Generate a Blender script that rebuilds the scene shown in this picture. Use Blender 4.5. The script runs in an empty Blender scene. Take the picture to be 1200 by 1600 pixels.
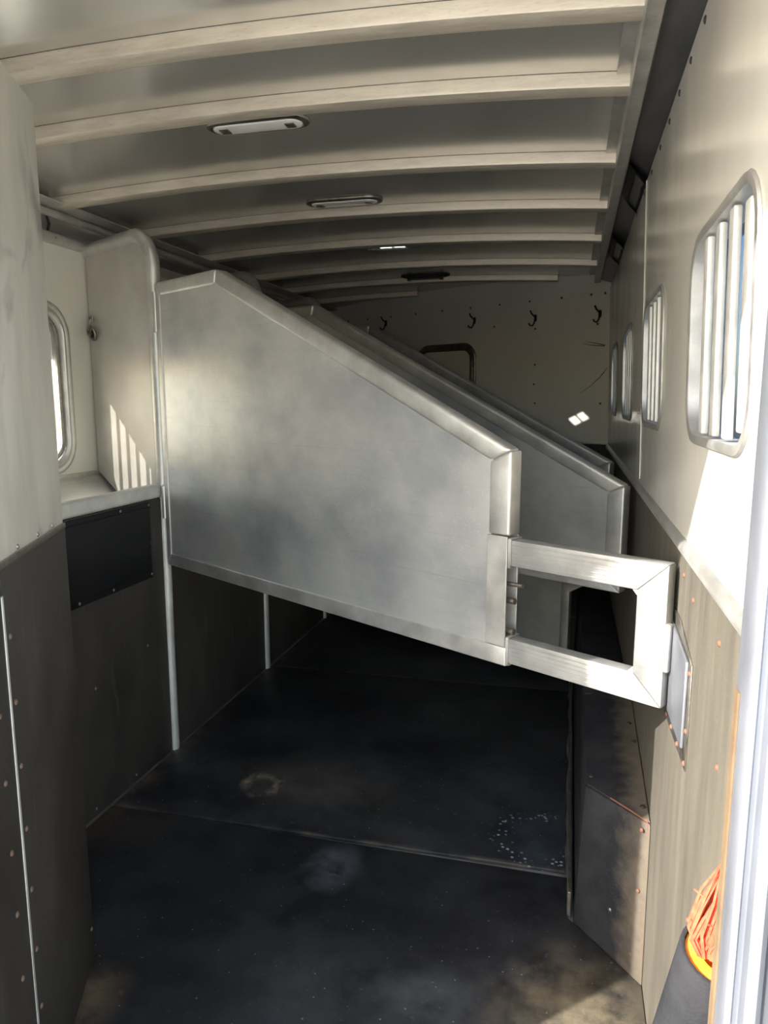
import bpy, bmesh, math, random
from mathutils import Vector, Matrix
random.seed(7)
S = bpy.context.scene
COL = S.collection
PI = math.pi

# ------------------------------------------------------------------ camera
cam_d = bpy.data.cameras.new('camera'); cam = bpy.data.objects.new('camera', cam_d); COL.objects.link(cam)
cam_d.sensor_fit = 'HORIZONTAL'; cam_d.sensor_width = 36.0; cam_d.lens = 1110/1200*36.0
cam_d.clip_start = 0.02
pitch = math.atan2(174, 1110); yaw = math.asin(0.253)
cam.location = (0, 0, 1.58)
cam.rotation_euler = (PI/2 - pitch, 0, math.atan2(0.253/math.cos(0)*1.0, 0.9675))
S.camera = cam

# ------------------------------------------------------------------ sky, sun, exposure
SUN_DIR = Vector((1.0, 0.95, -0.92)).normalized()          # direction the sunlight travels
world = bpy.data.worlds.new('world'); S.world = world; world.use_nodes = True
wn = world.node_tree; bg = wn.nodes['Background']
sky = wn.nodes.new('ShaderNodeTexSky'); sky.sky_type = 'NISHITA'; sky.sun_disc = False
sky.sun_elevation = math.asin(-SUN_DIR.z)
sky.sun_rotation = math.atan2(-SUN_DIR.x, -SUN_DIR.y)
sky.air_density = 1.2; sky.dust_density = 1.5
wn.links.new(sky.outputs[0], bg.inputs['Color']); bg.inputs['Strength'].default_value = 0.42
sd = bpy.data.lights.new('sun', 'SUN'); sd.energy = 6.8; sd.angle = math.radians(0.6); sd.color = (1.0, 0.97, 0.93)
sun = bpy.data.objects.new('sun', sd); COL.objects.link(sun)
sun.rotation_euler = SUN_DIR.to_track_quat('-Z', 'Y').to_euler(); sun.location = (-6, -6, 6)
S.view_settings.view_transform = 'Standard'; S.view_settings.look = 'None'
S.view_settings.gamma = 1.0; S.view_settings.use_curve_mapping = False
S.view_settings.exposure = 0.9
S.cycles.max_bounces = 16; S.cycles.diffuse_bounces = 8; S.cycles.glossy_bounces = 6

# ------------------------------------------------------------------ materials
def lin(c):
    return tuple(((v/255.0)/12.92 if v/255.0 <= 0.04045 else (((v/255.0)+0.055)/1.055)**2.4) for v in c) + (1.0,)

def make_mat(name, c1, c2=None, rough=0.5, rough2=None, metal=0.0, scale=6.0, stretch=(1,1,1), bump=0.0, bscale=120.0,
             spots=None, scratch=None, spec=0.5, contrast=(0.35, 0.65), grain=0.0, coat=0.0, detail=7):
    m = bpy.data.materials.new(name); m.use_nodes = True
    t = m.node_tree; N = t.nodes; L = t.links; P = N['Principled BSDF']
    P.inputs['Metallic'].default_value = metal; P.inputs['Specular IOR Level'].default_value = spec
    P.inputs['Coat Weight'].default_value = coat
    tc = N.new('ShaderNodeTexCoord'); mp = N.new('ShaderNodeMapping'); mp.inputs['Scale'].default_value = stretch
    L.new(tc.outputs['Object'], mp.inputs['Vector'])
    nz = N.new('ShaderNodeTexNoise'); nz.inputs['Scale'].default_value = scale; nz.inputs['Detail'].default_value = detail; nz.inputs['Roughness'].default_value = 0.62
    L.new(mp.outputs[0], nz.inputs['Vector'])
    cr = N.new('ShaderNodeValToRGB'); cr.color_ramp.elements[0].position = contrast[0]; cr.color_ramp.elements[1].position = contrast[1]
    cr.color_ramp.elements[0].color = lin(c1); cr.color_ramp.elements[1].color = lin(c2 or c1)
    L.new(nz.outputs['Fac'], cr.inputs['Fac'])
    col = cr.outputs['Color']
    def mix(col, fac_socket, c, amount=1.0):
        mu = N.new('ShaderNodeMath'); mu.operation = 'MULTIPLY'; mu.inputs[1].default_value = amount; L.new(fac_socket, mu.inputs[0])
        mx = N.new('ShaderNodeMix'); mx.data_type = 'RGBA'; L.new(mu.outputs[0], mx.inputs['Factor']); L.new(col, mx.inputs['A'])
        mx.inputs['B'].default_value = lin(c); return mx.outputs['Result']
    def ramp(sock, a, b):
        r = N.new('ShaderNodeMapRange'); r.inputs['From Min'].default_value = a; r.inputs['From Max'].default_value = b; L.new(sock, r.inputs['Value']); return r.outputs[0]
    if grain:
        g = N.new('ShaderNodeTexNoise'); g.inputs['Scale'].default_value = 260; g.inputs['Detail'].default_value = 2; L.new(mp.outputs[0], g.inputs['Vector'])
        col = mix(col, ramp(g.outputs['Fac'], 0.5, 0.8), c2 or c1, grain)
    if spots:      # (scale, colour, size, amount, patchiness)
        v = N.new('ShaderNodeTexVoronoi'); v.inputs['Scale'].default_value = spots[0]; L.new(tc.outputs['Object'], v.inputs['Vector'])
        pn = N.new('ShaderNodeTexNoise'); pn.inputs['Scale'].default_value = 2.2; L.new(tc.outputs['Object'], pn.inputs['Vector'])
        mm = N.new('ShaderNodeMath'); mm.operation = 'MULTIPLY'
        L.new(ramp(v.outputs['Distance'], spots[2], spots[2]*0.5), mm.inputs[0]); L.new(ramp(pn.outputs['Fac'], 0.48, 0.66), mm.inputs[1])
        col = mix(col, mm.outputs[0], spots[1], spots[3])
    if scratch:    # (scale, stretch, colour, amount)
        ms = N.new('ShaderNodeMapping'); ms.inputs['Scale'].default_value = scratch[1]; ms.inputs['Rotation'].default_value = (0.1, 0.15, 0.1)
        L.new(tc.outputs['Object'], ms.inputs['Vector'])
        s = N.new('ShaderNodeTexNoise'); s.inputs['Scale'].default_value = scratch[0]; s.inputs['Detail'].default_value = 4; s.inputs['Distortion'].default_value = 0.6
        L.new(ms.outputs[0], s.inputs['Vector'])
        col = mix(col, ramp(s.outputs['Fac'], 0.60, 0.72), scratch[2], scratch[3])
    L.new(col, P.inputs['Base Color'])
    rr = N.new('ShaderNodeMapRange'); rr.inputs['From Min'].default_value = 0.3; rr.inputs['From Max'].default_value = 0.7
    rr.inputs['To Min'].default_value = rough; rr.inputs['To Max'].default_value = rough2 if rough2 is not None else rough
    L.new(nz.outputs['Fac'], rr.inputs['Value']); L.new(rr.outputs[0], P.inputs['Roughness'])
    if bump:
        b = N.new('ShaderNodeTexNoise'); b.inputs['Scale'].default_value = bscale; b.inputs['Detail'].default_value = 4; L.new(mp.outputs[0], b.inputs['Vector'])
        bp = N.new('ShaderNodeBump'); bp.inputs['Strength'].default_value = bump; bp.inputs['Distance'].default_value = 0.004
        L.new(b.outputs['Fac'], bp.inputs['Height']); L.new(bp.outputs[0], P.inputs['Normal'])
    return m

M = {}
M['alu'] = make_mat('mill_aluminium_sheet', (178,180,184), (222,221,216), 0.34, 0.48, 0.74, 2.4, (1,1,1.2), 0.04, 60,
                    spots=(120, (250,252,255), 0.2, 0.8), scratch=(5, (0.5,0.5,34.0), (178,177,174), 0.3), contrast=(0.3,0.6))
M['alu_divider'] = make_mat('head_divider_sheet', (188,184,175), (208,204,195), 0.40, 0.5, 0.5, 2.5, (1,1,1.2), detail=3)
M['alu_frame'] = make_mat('aluminium_extrusion', (196,194,188), (218,216,210), 0.38, 0.55, 0.8, 14.0, (1,1,1), 0.03, 90,
                    scratch=(30, (3,3,30), (160,157,150), 0.4))
M['alu_roof'] = make_mat('roof_aluminium_sheet', (208,206,200), (218,216,210), 0.20, 0.27, 0.72, 1.1, (1,1,1), detail=1)
M['alu_bow'] = make_mat('roof_bow_aluminium', (208,198,181), (228,219,202), 0.42, 0.58, 0.5, 18.0, (0.4,3,3), 0.12, 120,
                    scratch=(40, (1,14,14), (160,152,138), 0.5))
M['alu_pale'] = make_mat('weathered_pale_aluminium', (204,203,196), (228,227,220), 0.5, 0.65, 0.55, 12.0, (1,1,1), 0.1, 160)
M['alu_latch'] = make_mat('drawn_aluminium_tube', (158,158,155), (178,178,174), 0.42, 0.56, 0.62, 12.0, (1,1,1), 0.08, 160)
M['alu_jamb'] = make_mat('door_frame_extrusion', (140,143,150), (160,163,170), 0.45, 0.6, 0.8, 8.0, (1,1,0.3))
M['alu_dark'] = make_mat('dark_raceway_cover', (112,112,111), (136,135,133), 0.28, 0.42, 0.6, 6.0, (3,1,3), 0.05, 80)
M['alu_panel'] = make_mat('tack_panel_aluminium', (202,200,191), (222,220,211), 0.5, 0.62, 0.3, 4.0, (2,2,0.6), 0.05, 60,
                    scratch=(3.2, (1.4,1.4,0.9), (128,128,130), 0.6))
M['white'] = make_mat('cream_painted_sheet', (216,213,203), (224,221,211), 0.13, 0.24, 0.0, 2.5, (1,1,0.5), 0.0, spec=0.55, coat=0.15,
                    scratch=(10, (1,1,7), (210,206,196), 0.2))
M['rubber'] = make_mat('black_rubber_lining', (46,43,40), (62,58,53), 0.6, 0.78, 0.0, 4.0, (1,1,0.5), 0.25, 300, grain=0.3,
                    scratch=(9, (3,3,0.6), (84,82,76), 0.35))
M['rubber_dusty'] = make_mat('dusty_rubber_lining', (84,79,69), (104,98,85), 0.75, 0.9, 0.0, 5.0, (3,3,0.35), 0.5, 420, grain=0.35,
                    scratch=(9, (4,4,0.5), (118,109,90), 0.45))
M['rubber_pad'] = make_mat('smooth_black_rubber_pad', (17,17,19), (26,26,28), 0.5, 0.65, 0.0, 5.0, (1,1,1), 0.06, 60, spec=0.3)
M['rubber_well'] = make_mat('speckled_rubber_sheet', (38,39,42), (56,56,58), 0.75, 0.88, 0.0, 8.0, (1,1,1), 0.3, 300, grain=0.5, spec=0.1,
                    spots=(130, (150,152,156), 0.14, 0.5))
M['rust_dim'] = make_mat('dull_rusty_rivet', (104,84,72), (134,108,90), 0.7, 0.8, 0.15, 60)
M['rust'] = make_mat('rusty_rivet', (112,76,60), (136,92,72), 0.7, 0.8, 0.15, 60)
M['rivet'] = make_mat('aluminium_rivet', (150,148,142), (176,174,168), 0.4, 0.5, 0.9, 60)
M['dark_rivet'] = make_mat('dark_rivet', (60,57,52), (84,80,74), 0.5, 0.6, 0.5, 60)
M['black'] = make_mat('black_plastic', (12,12,14), (18,18,20), 0.4, 0.5, 0.0, 20)
M['iron'] = make_mat('dark_iron_hook', (44,40,38), (62,57,53), 0.4, 0.55, 0.7, 40)
M['steel'] = make_mat('galvanised_steel', (126,120,110), (158,152,142), 0.35, 0.5, 0.9, 40)
M['chrome'] = make_mat('chrome_bezel', (190,188,182), (206,204,198), 0.12, 0.2, 0.95, 10)
M['lens'] = make_mat('clear_white_lens', (236,234,228), (246,244,240), 0.08, 0.14, 0.0, 10, spec=0.8, coat=0.5)
M['lamp_lens'] = make_mat('grey_lamp_lens', (92,92,92), (112,112,112), 0.25, 0.35, 0.3, 20)
M['tan'] = make_mat('tan_weatherstrip', (98,80,58), (116,96,70), 0.7, 0.8, 0.0, 20)
M['gold'] = make_mat('yellow_orange_lining', (226,150,36), (244,178,66), 0.6, 0.7, 0.0, 30)
M['rope'] = make_mat('faded_orange_rope', (196,74,48), (222,104,72), 0.8, 0.9, 0.0, 60)
M['concrete'] = make_mat('sunlit_gravel_yard', (208,199,184), (222,213,198), 0.9, 0.95, 0.0, 2.0, (1,1,1), 0.3, 30)
M['outer'] = make_mat('outer_trailer_skin', (206,206,204), (214,214,212), 0.4, 0.5, 0.3, 3.0)

def glass_mat(name, tint, haze, haze_col):
    m = bpy.data.materials.new(name); m.use_nodes = True; t = m.node_tree; N = t.nodes; L = t.links; N.clear()
    o = N.new('ShaderNodeOutputMaterial'); tr = N.new('ShaderNodeBsdfTransparent'); tr.inputs[0].default_value = tint
    df = N.new('ShaderNodeBsdfTranslucent'); df.inputs[0].default_value = haze_col
    d2 = N.new('ShaderNodeBsdfDiffuse'); d2.inputs[0].default_value = haze_col
    a = N.new('ShaderNodeMixShader'); a.inputs[0].default_value = 0.5; L.new(df.outputs[0], a.inputs[1]); L.new(d2.outputs[0], a.inputs[2])
    x = N.new('ShaderNodeMixShader'); x.inputs[0].default_value = haze; L.new(tr.outputs[0], x.inputs[1]); L.new(a.outputs[0], x.inputs[2])
    gl = N.new('ShaderNodeBsdfGlossy'); gl.inputs['Roughness'].default_value = 0.05
    y = N.new('ShaderNodeMixShader'); y.inputs[0].default_value = 0.06; L.new(x.outputs[0], y.inputs[1]); L.new(gl.outputs[0], y.inputs[2])
    L.new(y.outputs[0], o.inputs[0]); return m
M['tint'] = glass_mat('tinted_window_pane', (0.30,0.34,0.40,1), 0.04, (0.6,0.6,0.6,1))
M['clear'] = glass_mat('clear_roof_pane', (0.96,0.96,0.95,1), 0.03, (0.8,0.8,0.8,1))
M['hazy'] = glass_mat('hazy_acrylic_pane', (0.95,0.95,0.93,1), 0.22, (0.62,0.61,0.57,1))

def mat_floor():
    m = make_mat('black_rubber_mat', (20,21,24), (31,31,34), 0.48, 0.68, 0.0, 3.0, (1,1,1), 0.2, 260, grain=0.25)
    t = m.node_tree; N = t.nodes; L = t.links; P = N['Principled BSDF']
    base = P.inputs['Base Color'].links[0].from_socket
    geo = N.new('ShaderNodeNewGeometry')
    def noise(s, d=5):
        n = N.new('ShaderNodeTexNoise'); n.inputs['Scale'].default_value = s; n.inputs['Detail'].default_value = d; n.inputs['Roughness'].default_value = 0.65
        L.new(geo.outputs['Position'], n.inputs['Vector']); return n.outputs['Fac']
    def mr(s, a, b, c=0, d=1):
        r = N.new('ShaderNodeMapRange'); r.inputs[1].default_value = a; r.inputs[2].default_value = b; r.inputs[3].default_value = c; r.inputs[4].default_value = d; L.new(s, r.inputs[0]); return r.outputs[0]
    def mul(a, b):
        k = N.new('ShaderNodeMath'); k.operation = 'MULTIPLY'; L.new(a, k.inputs[0])
        if isinstance(b, float): k.inputs[1].default_value = b
        else: L.new(b, k.inputs[1])
        return k.outputs[0]
    def mixc(col, fac, c):
        x = N.new('ShaderNodeMix'); x.data_type = 'RGBA'; L.new(fac, x.inputs['Factor']); L.new(col, x.inputs['A']); x.inputs['B'].default_value = lin(c); return x.outputs['Result']
    warp = N.new('ShaderNodeTexNoise'); warp.inputs['Scale'].default_value = 9; warp.inputs['Detail'].default_value = 3; L.new(geo.outputs['Position'], warp.inputs['Vector'])
    def dist(c, sx, sy, w=0.10):
        a = N.new('ShaderNodeVectorMath'); a.operation = 'SUBTRACT'; L.new(geo.outputs['Position'], a.inputs[0]); a.inputs[1].default_value = (c[0]+w/2, c[1]+w/2, 0)
        b = N.new('ShaderNodeVectorMath'); b.operation = 'MULTIPLY_ADD'; L.new(warp.outputs['Color'], b.inputs[0]); b.inputs[1].default_value = (w, w, 0); L.new(a.outputs[0], b.inputs[2])
        s = N.new('ShaderNodeVectorMath'); s.operation = 'MULTIPLY'; L.new(b.outputs[0], s.inputs[0]); s.inputs[1].default_value = (1/sx, 1/sy, 0)
        l = N.new('ShaderNodeVectorMath'); l.operation = 'LENGTH'; L.new(s.outputs[0], l.inputs[0]); return l.outputs['Value']
    col = base
    col = mixc(col, mul(mr(noise(2.4, 8), 0.42, 0.78), 0.5), (84,84,84))          # dry dust
    col = mixc(col, mul(mr(noise(40, 3), 0.62, 0.74), 0.35), (110,108,102))          # specks of dust
    for c, sx, sy, amt, cc in [((-0.72,2.12),0.11,0.15,0.85,(112,116,124)), ((-0.30,1.66),0.18,0.12,0.7,(92,94,98)), ((-0.10,1.80),0.12,0.10,0.4,(84,86,90)),
                               ((-0.25,2.70),0.35,0.22,0.30,(84,92,100)), ((-0.05,2.45),0.16,0.28,0.38,(80,92,106)),
                               ((-1.19,1.42),0.12,0.14,0.7,(150,128,98)), ((-0.95,2.6),0.45,0.22,0.55,(100,92,80)), ((-1.62,2.15),0.25,0.2,0.4,(104,84,62)),
                               ((0.12,1.55),0.34,0.46,0.9,(150,136,110)), ((-0.5,1.65),0.5,0.2,0.30,(96,94,90))]:
        f = mul(mr(dist(c, sx, sy), 1.0, 0.35), mr(noise(9, 6), 0.30, 0.72)); col = mixc(col, mul(f, amt), cc)
    d = dist((-1.19,2.53), 0.085, 0.075, 0.09)                                            # ring of dried dust
    ring = mul(mr(d, 0.45, 0.75), mr(d, 1.25, 0.85)); col = mixc(col, mul(mul(ring, mr(noise(16, 5), 0.40, 0.66)), 0.6), (190,170,146))
    v = N.new('ShaderNodeTexVoronoi'); v.inputs['Scale'].default_value = 46; L.new(geo.outputs['Position'], v.inputs['Vector'])
    dd = dist((-0.06,2.44), 0.16, 0.16, 0.05); band = mul(mr(dd, 0.6, 0.8), mr(dd, 1.15, 0.95))
    col = mixc(col, mul(mul(mr(v.outputs['Distance'], 0.30, 0.18), band), 0.5), (196,204,210))   # dried white drops
    v2 = N.new('ShaderNodeTexVoronoi'); v2.inputs['Scale'].default_value = 24; L.new(geo.outputs['Position'], v2.inputs['Vector'])
    col = mixc(col, mul(mr(v2.outputs['Distance'], 0.075, 0.05), 0.45), (176,176,172))          # crumbs
    sp_ = N.new('ShaderNodeSeparateXYZ'); L.new(geo.outputs['Position'], sp_.inputs[0])
    def lineval(kx, c):
        a = N.new('ShaderNodeMath'); a.operation = 'MULTIPLY_ADD'; L.new(sp_.outputs['X'], a.inputs[0]); a.inputs[1].default_value = -kx; L.new(sp_.outputs['Y'], a.inputs[2])
        b = N.new('ShaderNodeMath'); b.operation = 'SUBTRACT'; L.new(a.outputs[0], b.inputs[0]); b.inputs[1].default_value = c
        q = N.new('ShaderNodeMath'); q.operation = 'ABSOLUTE'; L.new(b.outputs[0], q.inputs[0]); return q.outputs[0]
    for kx, c in ((0.020, 2.2755), (0.03, 3.842)):                                       # dust gathered in the mat joints
        col = mixc(col, mul(mul(mr(lineval(kx, c), 0.022, 0.005), mr(noise(6, 6), 0.44, 0.72)), 0.4), (140,124,102))
    col = mixc(col, mul(mul(mr(sp_.outputs['X'], -1.60, -1.695), mr(noise(8, 6), 0.42, 0.7)), 0.5), (140,116,88))   # and along the manger
    L.new(col, P.inputs['Base Color']); return m
M['mat'] = mat_floor()
def add_sunlit_strip(m, colour):
    """paints the sunlit strip beside the wall into the colour, with a ragged edge"""
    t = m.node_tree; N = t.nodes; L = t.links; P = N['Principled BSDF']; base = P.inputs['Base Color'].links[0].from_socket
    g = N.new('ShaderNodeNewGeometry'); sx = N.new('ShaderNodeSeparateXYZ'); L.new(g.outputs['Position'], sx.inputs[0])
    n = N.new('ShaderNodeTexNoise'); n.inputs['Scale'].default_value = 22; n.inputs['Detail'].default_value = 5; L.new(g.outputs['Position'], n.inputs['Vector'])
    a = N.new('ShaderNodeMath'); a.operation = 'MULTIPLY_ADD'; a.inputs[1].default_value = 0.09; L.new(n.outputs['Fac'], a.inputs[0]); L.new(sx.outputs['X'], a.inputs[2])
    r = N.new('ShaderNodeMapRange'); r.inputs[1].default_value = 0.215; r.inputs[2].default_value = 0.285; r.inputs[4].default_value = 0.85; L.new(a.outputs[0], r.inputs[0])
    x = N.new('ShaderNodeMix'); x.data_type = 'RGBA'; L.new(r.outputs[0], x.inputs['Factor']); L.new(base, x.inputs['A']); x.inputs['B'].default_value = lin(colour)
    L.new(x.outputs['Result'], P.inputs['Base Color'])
M['well_body'] = M['rubber_well'].copy(); M['well_body'].name = 'sunlit_edge_rubber_sheet'
add_sunlit_strip(M['well_body'], (108,98,84))  # tan painted towards the wall, imitating sunlight on the box end

# ------------------------------------------------------------------ mesh helpers
MW = {}
def finish(bm, name, mat, smooth=True):
    bmesh.ops.remove_doubles(bm, verts=bm.verts[:], dist=1e-6)
    bmesh.ops.recalc_face_normals(bm, faces=bm.faces[:])
    me = bpy.data.meshes.new(name); bm.to_mesh(me); bm.free()
    if smooth:
        me.shade_smooth(); me.set_sharp_from_angle(angle=math.radians(38))
    me.materials.append(M[mat] if isinstance(mat, str) else mat)
    return me
def tag(o, label=None, cat=None, group=None, kind=None):
    if label: o['label'] = label
    if cat: o['category'] = cat
    if group: o['group'] = group
    if kind: o['kind'] = kind
    return o
def obj(name, bm, mat, parent=None, local=False, smooth=True):
    """world-space bmesh -> mesh object; local=True when the bmesh is already in the parent's space"""
    if parent is not None:
        if not local: bm.transform(MW[parent].inverted())
        o = bpy.data.objects.new(name, finish(bm, name, mat, smooth)); COL.objects.link(o); o.parent = parent; MW[o] = MW[parent].copy()
    else:
        xs = [v.co for v in bm.verts]
        c = Vector(((min(v.x for v in xs)+max(v.x for v in xs))/2, (min(v.y for v in xs)+max(v.y for v in xs))/2, min(v.z for v in xs)))
        bm.transform(Matrix.Translation(-c))
        o = bpy.data.objects.new(name, finish(bm, name, mat, smooth)); COL.objects.link(o); o.location = c; MW[o] = Matrix.Translation(c)
    return o
def empty(name, loc, rz=0.0):
    o = bpy.data.objects.new(name, None); COL.objects.link(o); o.location = loc; o.rotation_euler = (0, 0, rz); o.empty_display_size = 0.1
    MW[o] = Matrix.Translation(Vector(loc)) @ Matrix.Rotation(rz, 4, 'Z'); return o
def copy_tree(o, parent=None):
    c = o.copy(); COL.objects.link(c); c.parent = parent
    for ch in list(o.children): copy_tree(ch, c)
    return c
def place(name, mesh, parent, pos, normal=None):
    """a piece that shares mesh data, world position; mesh +Z turned to normal"""
    o = bpy.data.objects.new(name, mesh); COL.objects.link(o); o.parent = parent
    m = Matrix.Translation(Vector(pos))
    if normal is not None: m = m @ Vector(normal).to_track_quat('Z', 'Y').to_matrix().to_4x4()
    o.matrix_basis = MW[parent].inverted() @ m; return o

def bev(bm, w, seg=2, ang=30):
    bmesh.ops.recalc_face_normals(bm, faces=bm.faces[:])
    e = [x for x in bm.edges if len(x.link_faces) == 2 and x.calc_face_angle(0) > math.radians(ang)]
    bmesh.ops.bevel(bm, geom=e, offset=w, segments=seg, affect='EDGES', profile=0.5, clamp_overlap=True); return bm
def box(x0, x1, y0, y1, z0, z1, b=0.0, seg=2, bm=None):
    n = bm is None; bm = bm or bmesh.new()
    v = [bm.verts.new((x, y, z)) for x in (x0, x1) for y in (y0, y1) for z in (z0, z1)]
    for f in ((0,1,3,2),(4,6,7,5),(0,4,5,1),(2,3,7,6),(0,2,6,4),(1,5,7,3)): bm.faces.new([v[i] for i in f])
    if b: bev(bm, b, seg)
    return bm
def prism(pts, h0, h1, fn, b=0.0, seg=2, bm=None):
    """polygon pts (a,b) extruded h0..h1; fn(a,b,h)->xyz"""
    bm = bm or bmesh.new()
    lo = [bm.verts.new(fn(p[0], p[1], h0)) for p in pts]; hi = [bm.verts.new(fn(p[0], p[1], h1)) for p in pts]
    n = len(pts)
    bm.faces.new(lo[::-1]); bm.faces.new(hi)
    for i in range(n): bm.faces.new((lo[i], lo[(i+1)%n], hi[(i+1)%n], hi[i]))
    if b: bev(bm, b, seg)
    return bm
def sheet_with_holes(outer, holes, h0, h1, fn):
    bm = bmesh.new(); es = []
    for loop in [outer]+holes:
        vs = [bm.verts.new((p[0], p[1], 0)) for p in loop]
        for i in range(len(vs)): es.append(bm.edges.new((vs[i], vs[(i+1)%len(vs)])))
    bmesh.ops.triangle_fill(bm, use_beauty=True, use_dissolve=False, edges=es)
    r = bmesh.ops.extrude_face_region(bm, geom=bm.faces[:])
    top = [g for g in r['geom'] if isinstance(g, bmesh.types.BMVert)]; tops = set(top)
    for v in bm.verts:
        a, b_, h = v.co.x, v.co.y, (h1 if v in tops else h0); v.co = Vector(fn(a, b_, h))
    return bm
def rrect(cx, cy, w, h, r, n=7):
    p = []
    for (sx, sy, a0) in ((1,1,0),(-1,1,PI/2),(-1,-1,PI),(1,-1,1.5*PI)):
        for i in range(n):
            a = a0 + i/(n-1)*PI/2
            p.append((cx+sx*(w/2-r)+r*math.cos(a), cy+sy*(h/2-r)+r*math.sin(a)))
    return p
def ring(cx, cy, w, h, r, prof, fn, n=7, closed=True):
    """sweep profile [(inset,height)...] round a rounded rectangle"""
    bm = bmesh.new(); loops = []
    for ins, hh in prof:
        loops.append([bm.verts.new(fn(a, b, hh)) for a, b in rrect(cx, cy, w-2*ins, h-2*ins, max(r-ins, 0.004), n)])
    k = len(prof); m = len(loops[0])
    for j in range(k if closed else k-1):
        A, B = loops[j], loops[(j+1) % k]
        for i in range(m): bm.faces.new((A[i], A[(i+1)%m], B[(i+1)%m], B[i]))
    return bm
def tube(path, r, seg=12, bm=None, caps=True, r_end=None):
    bm = bm or bmesh.new(); path = [Vector(p) for p in path]; loops = []
    t0 = (path[1]-path[0]).normalized(); up = Vector((0,0,1)) if abs(t0.z) < 0.9 else Vector((1,0,0))
    nrm = (up - t0*up.dot(t0)).normalized(); pt = t0
    for i, p in enumerate(path):
        if i == 0: t = t0
        elif i == len(path)-1: t = (path[i]-path[i-1]).normalized()
        else: t = ((path[i+1]-path[i]).normalized()+(path[i]-path[i-1]).normalized()).normalized()
        q = pt.rotation_difference(t); nrm = (q @ nrm).normalized(); pt = t
        bn = t.cross(nrm)
        rr = r if r_end is None else r+(r_end-r)*i/(len(path)-1)
        loops.append([bm.verts.new(p + (nrm*math.cos(2*PI*k/seg)+bn*math.sin(2*PI*k/seg))*rr) for k in range(seg)])
    for A, B in zip(loops, loops[1:]):
        for k in range(seg): bm.faces.new((A[k], A[(k+1)%seg], B[(k+1)%seg], B[k]))
    if caps: bm.faces.new(loops[0][::-1]); bm.faces.new(loops[-1])
    return bm
def arc(c, r, a0, a1, n, fn):
    return [fn(c[0]+r*math.cos(a0+(a1-a0)*i/n), c[1]+r*math.sin(a0+(a1-a0)*i/n)) for i in range(n+1)]
def torus(c, R, r, fn, n=20, seg=8):
    bm = bmesh.new(); L = []
    for i in range(n):
        a = 2*PI*i/n
        L.append([bm.verts.new(fn(c[0]+(R+r*math.cos(2*PI*k/seg))*math.cos(a), c[1]+(R+r*math.cos(2*PI*k/seg))*math.sin(a), r*math.sin(2*PI*k/seg))) for k in range(seg)])
    for i in range(n):
        for k in range(seg): bm.faces.new((L[i][k], L[(i+1)%n][k], L[(i+1)%n][(k+1)%seg], L[i][(k+1)%seg]))
    return bm
def rivet_mesh(name, r, h, mat):
    bm = bmesh.new(); prev = None
    for rr, z in ((r,0),(r*0.95,h*0.4),(r*0.6,h*0.9)):
        L = [bm.verts.new((rr*math.cos(2*PI*k/8), rr*math.sin(2*PI*k/8), z)) for k in range(8)]
        if prev:
            for k in range(8): bm.faces.new((prev[k], prev[(k+1)%8], L[(k+1)%8], L[k]))
        prev = L
    t = bm.verts.new((0,0,h))
    for k in range(8): bm.faces.new((prev[k], prev[(k+1)%8], t))
    return finish(bm, name, mat)
RV = {'rust': rivet_mesh('rust_rivet', 0.006, 0.004, 'rust'), 'dim': rivet_mesh('dull_rivet', 0.0065, 0.004, 'rust_dim'), 'alu': rivet_mesh('alu_rivet', 0.006, 0.004, 'rivet'),
      'dark': rivet_mesh('dark_rivet', 0.008, 0.004, 'dark_rivet')}

# ------------------------------------------------------------------ main dimensions
XR, XL, XM = 0.25, -2.25, -1.70          # right wall, outer left wall, front of the manger
YR = 0.66                                # rear frame of the trailer
DX, DY = 0.875, -0.484                   # direction of the slanted dividers, from hinge pole to the right wall
RZ = math.atan2(DY, DX)
def bulk_y(x): return 5.17 + (XR-x)*(-DY/DX)
def lean(bm):                            # the upper right wall leans inwards a little
    for v in bm.verts: v.co.x -= 0.03*(v.co.z-1.30)
    return bm
def roof_z(x):                           # underside of the bowed roof sheet
    u = (x+1.05)/1.2
    return 2.475 - 0.045*u*u
# ------------------------------------------------------------------ ground and outer shell
tag(obj('ground', box(-40, 40, -40, 40, -0.62, -0.45), 'concrete', smooth=False), kind='structure')
floor = tag(obj('floor', box(XL-0.06, XR+0.06, YR-0.08, 6.75, -0.10, -0.014), 'alu_frame', smooth=False), kind='structure')
# rubber mats, each with its own edges
def mat_poly(pts, dz, lift):
    bm = prism(pts, -0.0135+dz, 0.0+dz, lambda a, b, h: (a, b, h), 0.003, 2); return bm
e1 = lambda x: 2.2565+0.020*(x+0.8)
e2 = lambda x: 3.815+0.03*(x+0.8)
def jag(x, y0, y1, n, amp):
    return [(x+random.uniform(-amp, amp), y0+(y1-y0)*i/n) for i in range(n+1)]
obj('rubber_mat', mat_poly([(XM+0.004, YR), (0.246, YR), (0.246, 1.84), (0.052, 2.055)]+jag(0.046, 2.07, 2.25, 4, 0.003)+[(XM+0.004, e1(XM))], 0.0, 0), 'mat', floor)
obj('rubber_mat', mat_poly([(XM+0.004, e1(XM)+0.006), (0.04, e1(0.04)+0.006)]+jag(0.043, 2.32, 3.78, 16, 0.006)+[(0.04, e2(0.04)), (XM+0.004, e2(XM))], 0.0005, 0), 'mat', floor)
obj('rubber_mat', mat_poly([(XM+0.004, e2(XM)+0.006), (0.045, e2(0.045)+0.006), (0.045, bulk_y(0.045)-0.02), (XM+0.004, bulk_y(XM)-0.02)], -0.001, 0), 'mat', floor)

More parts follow.
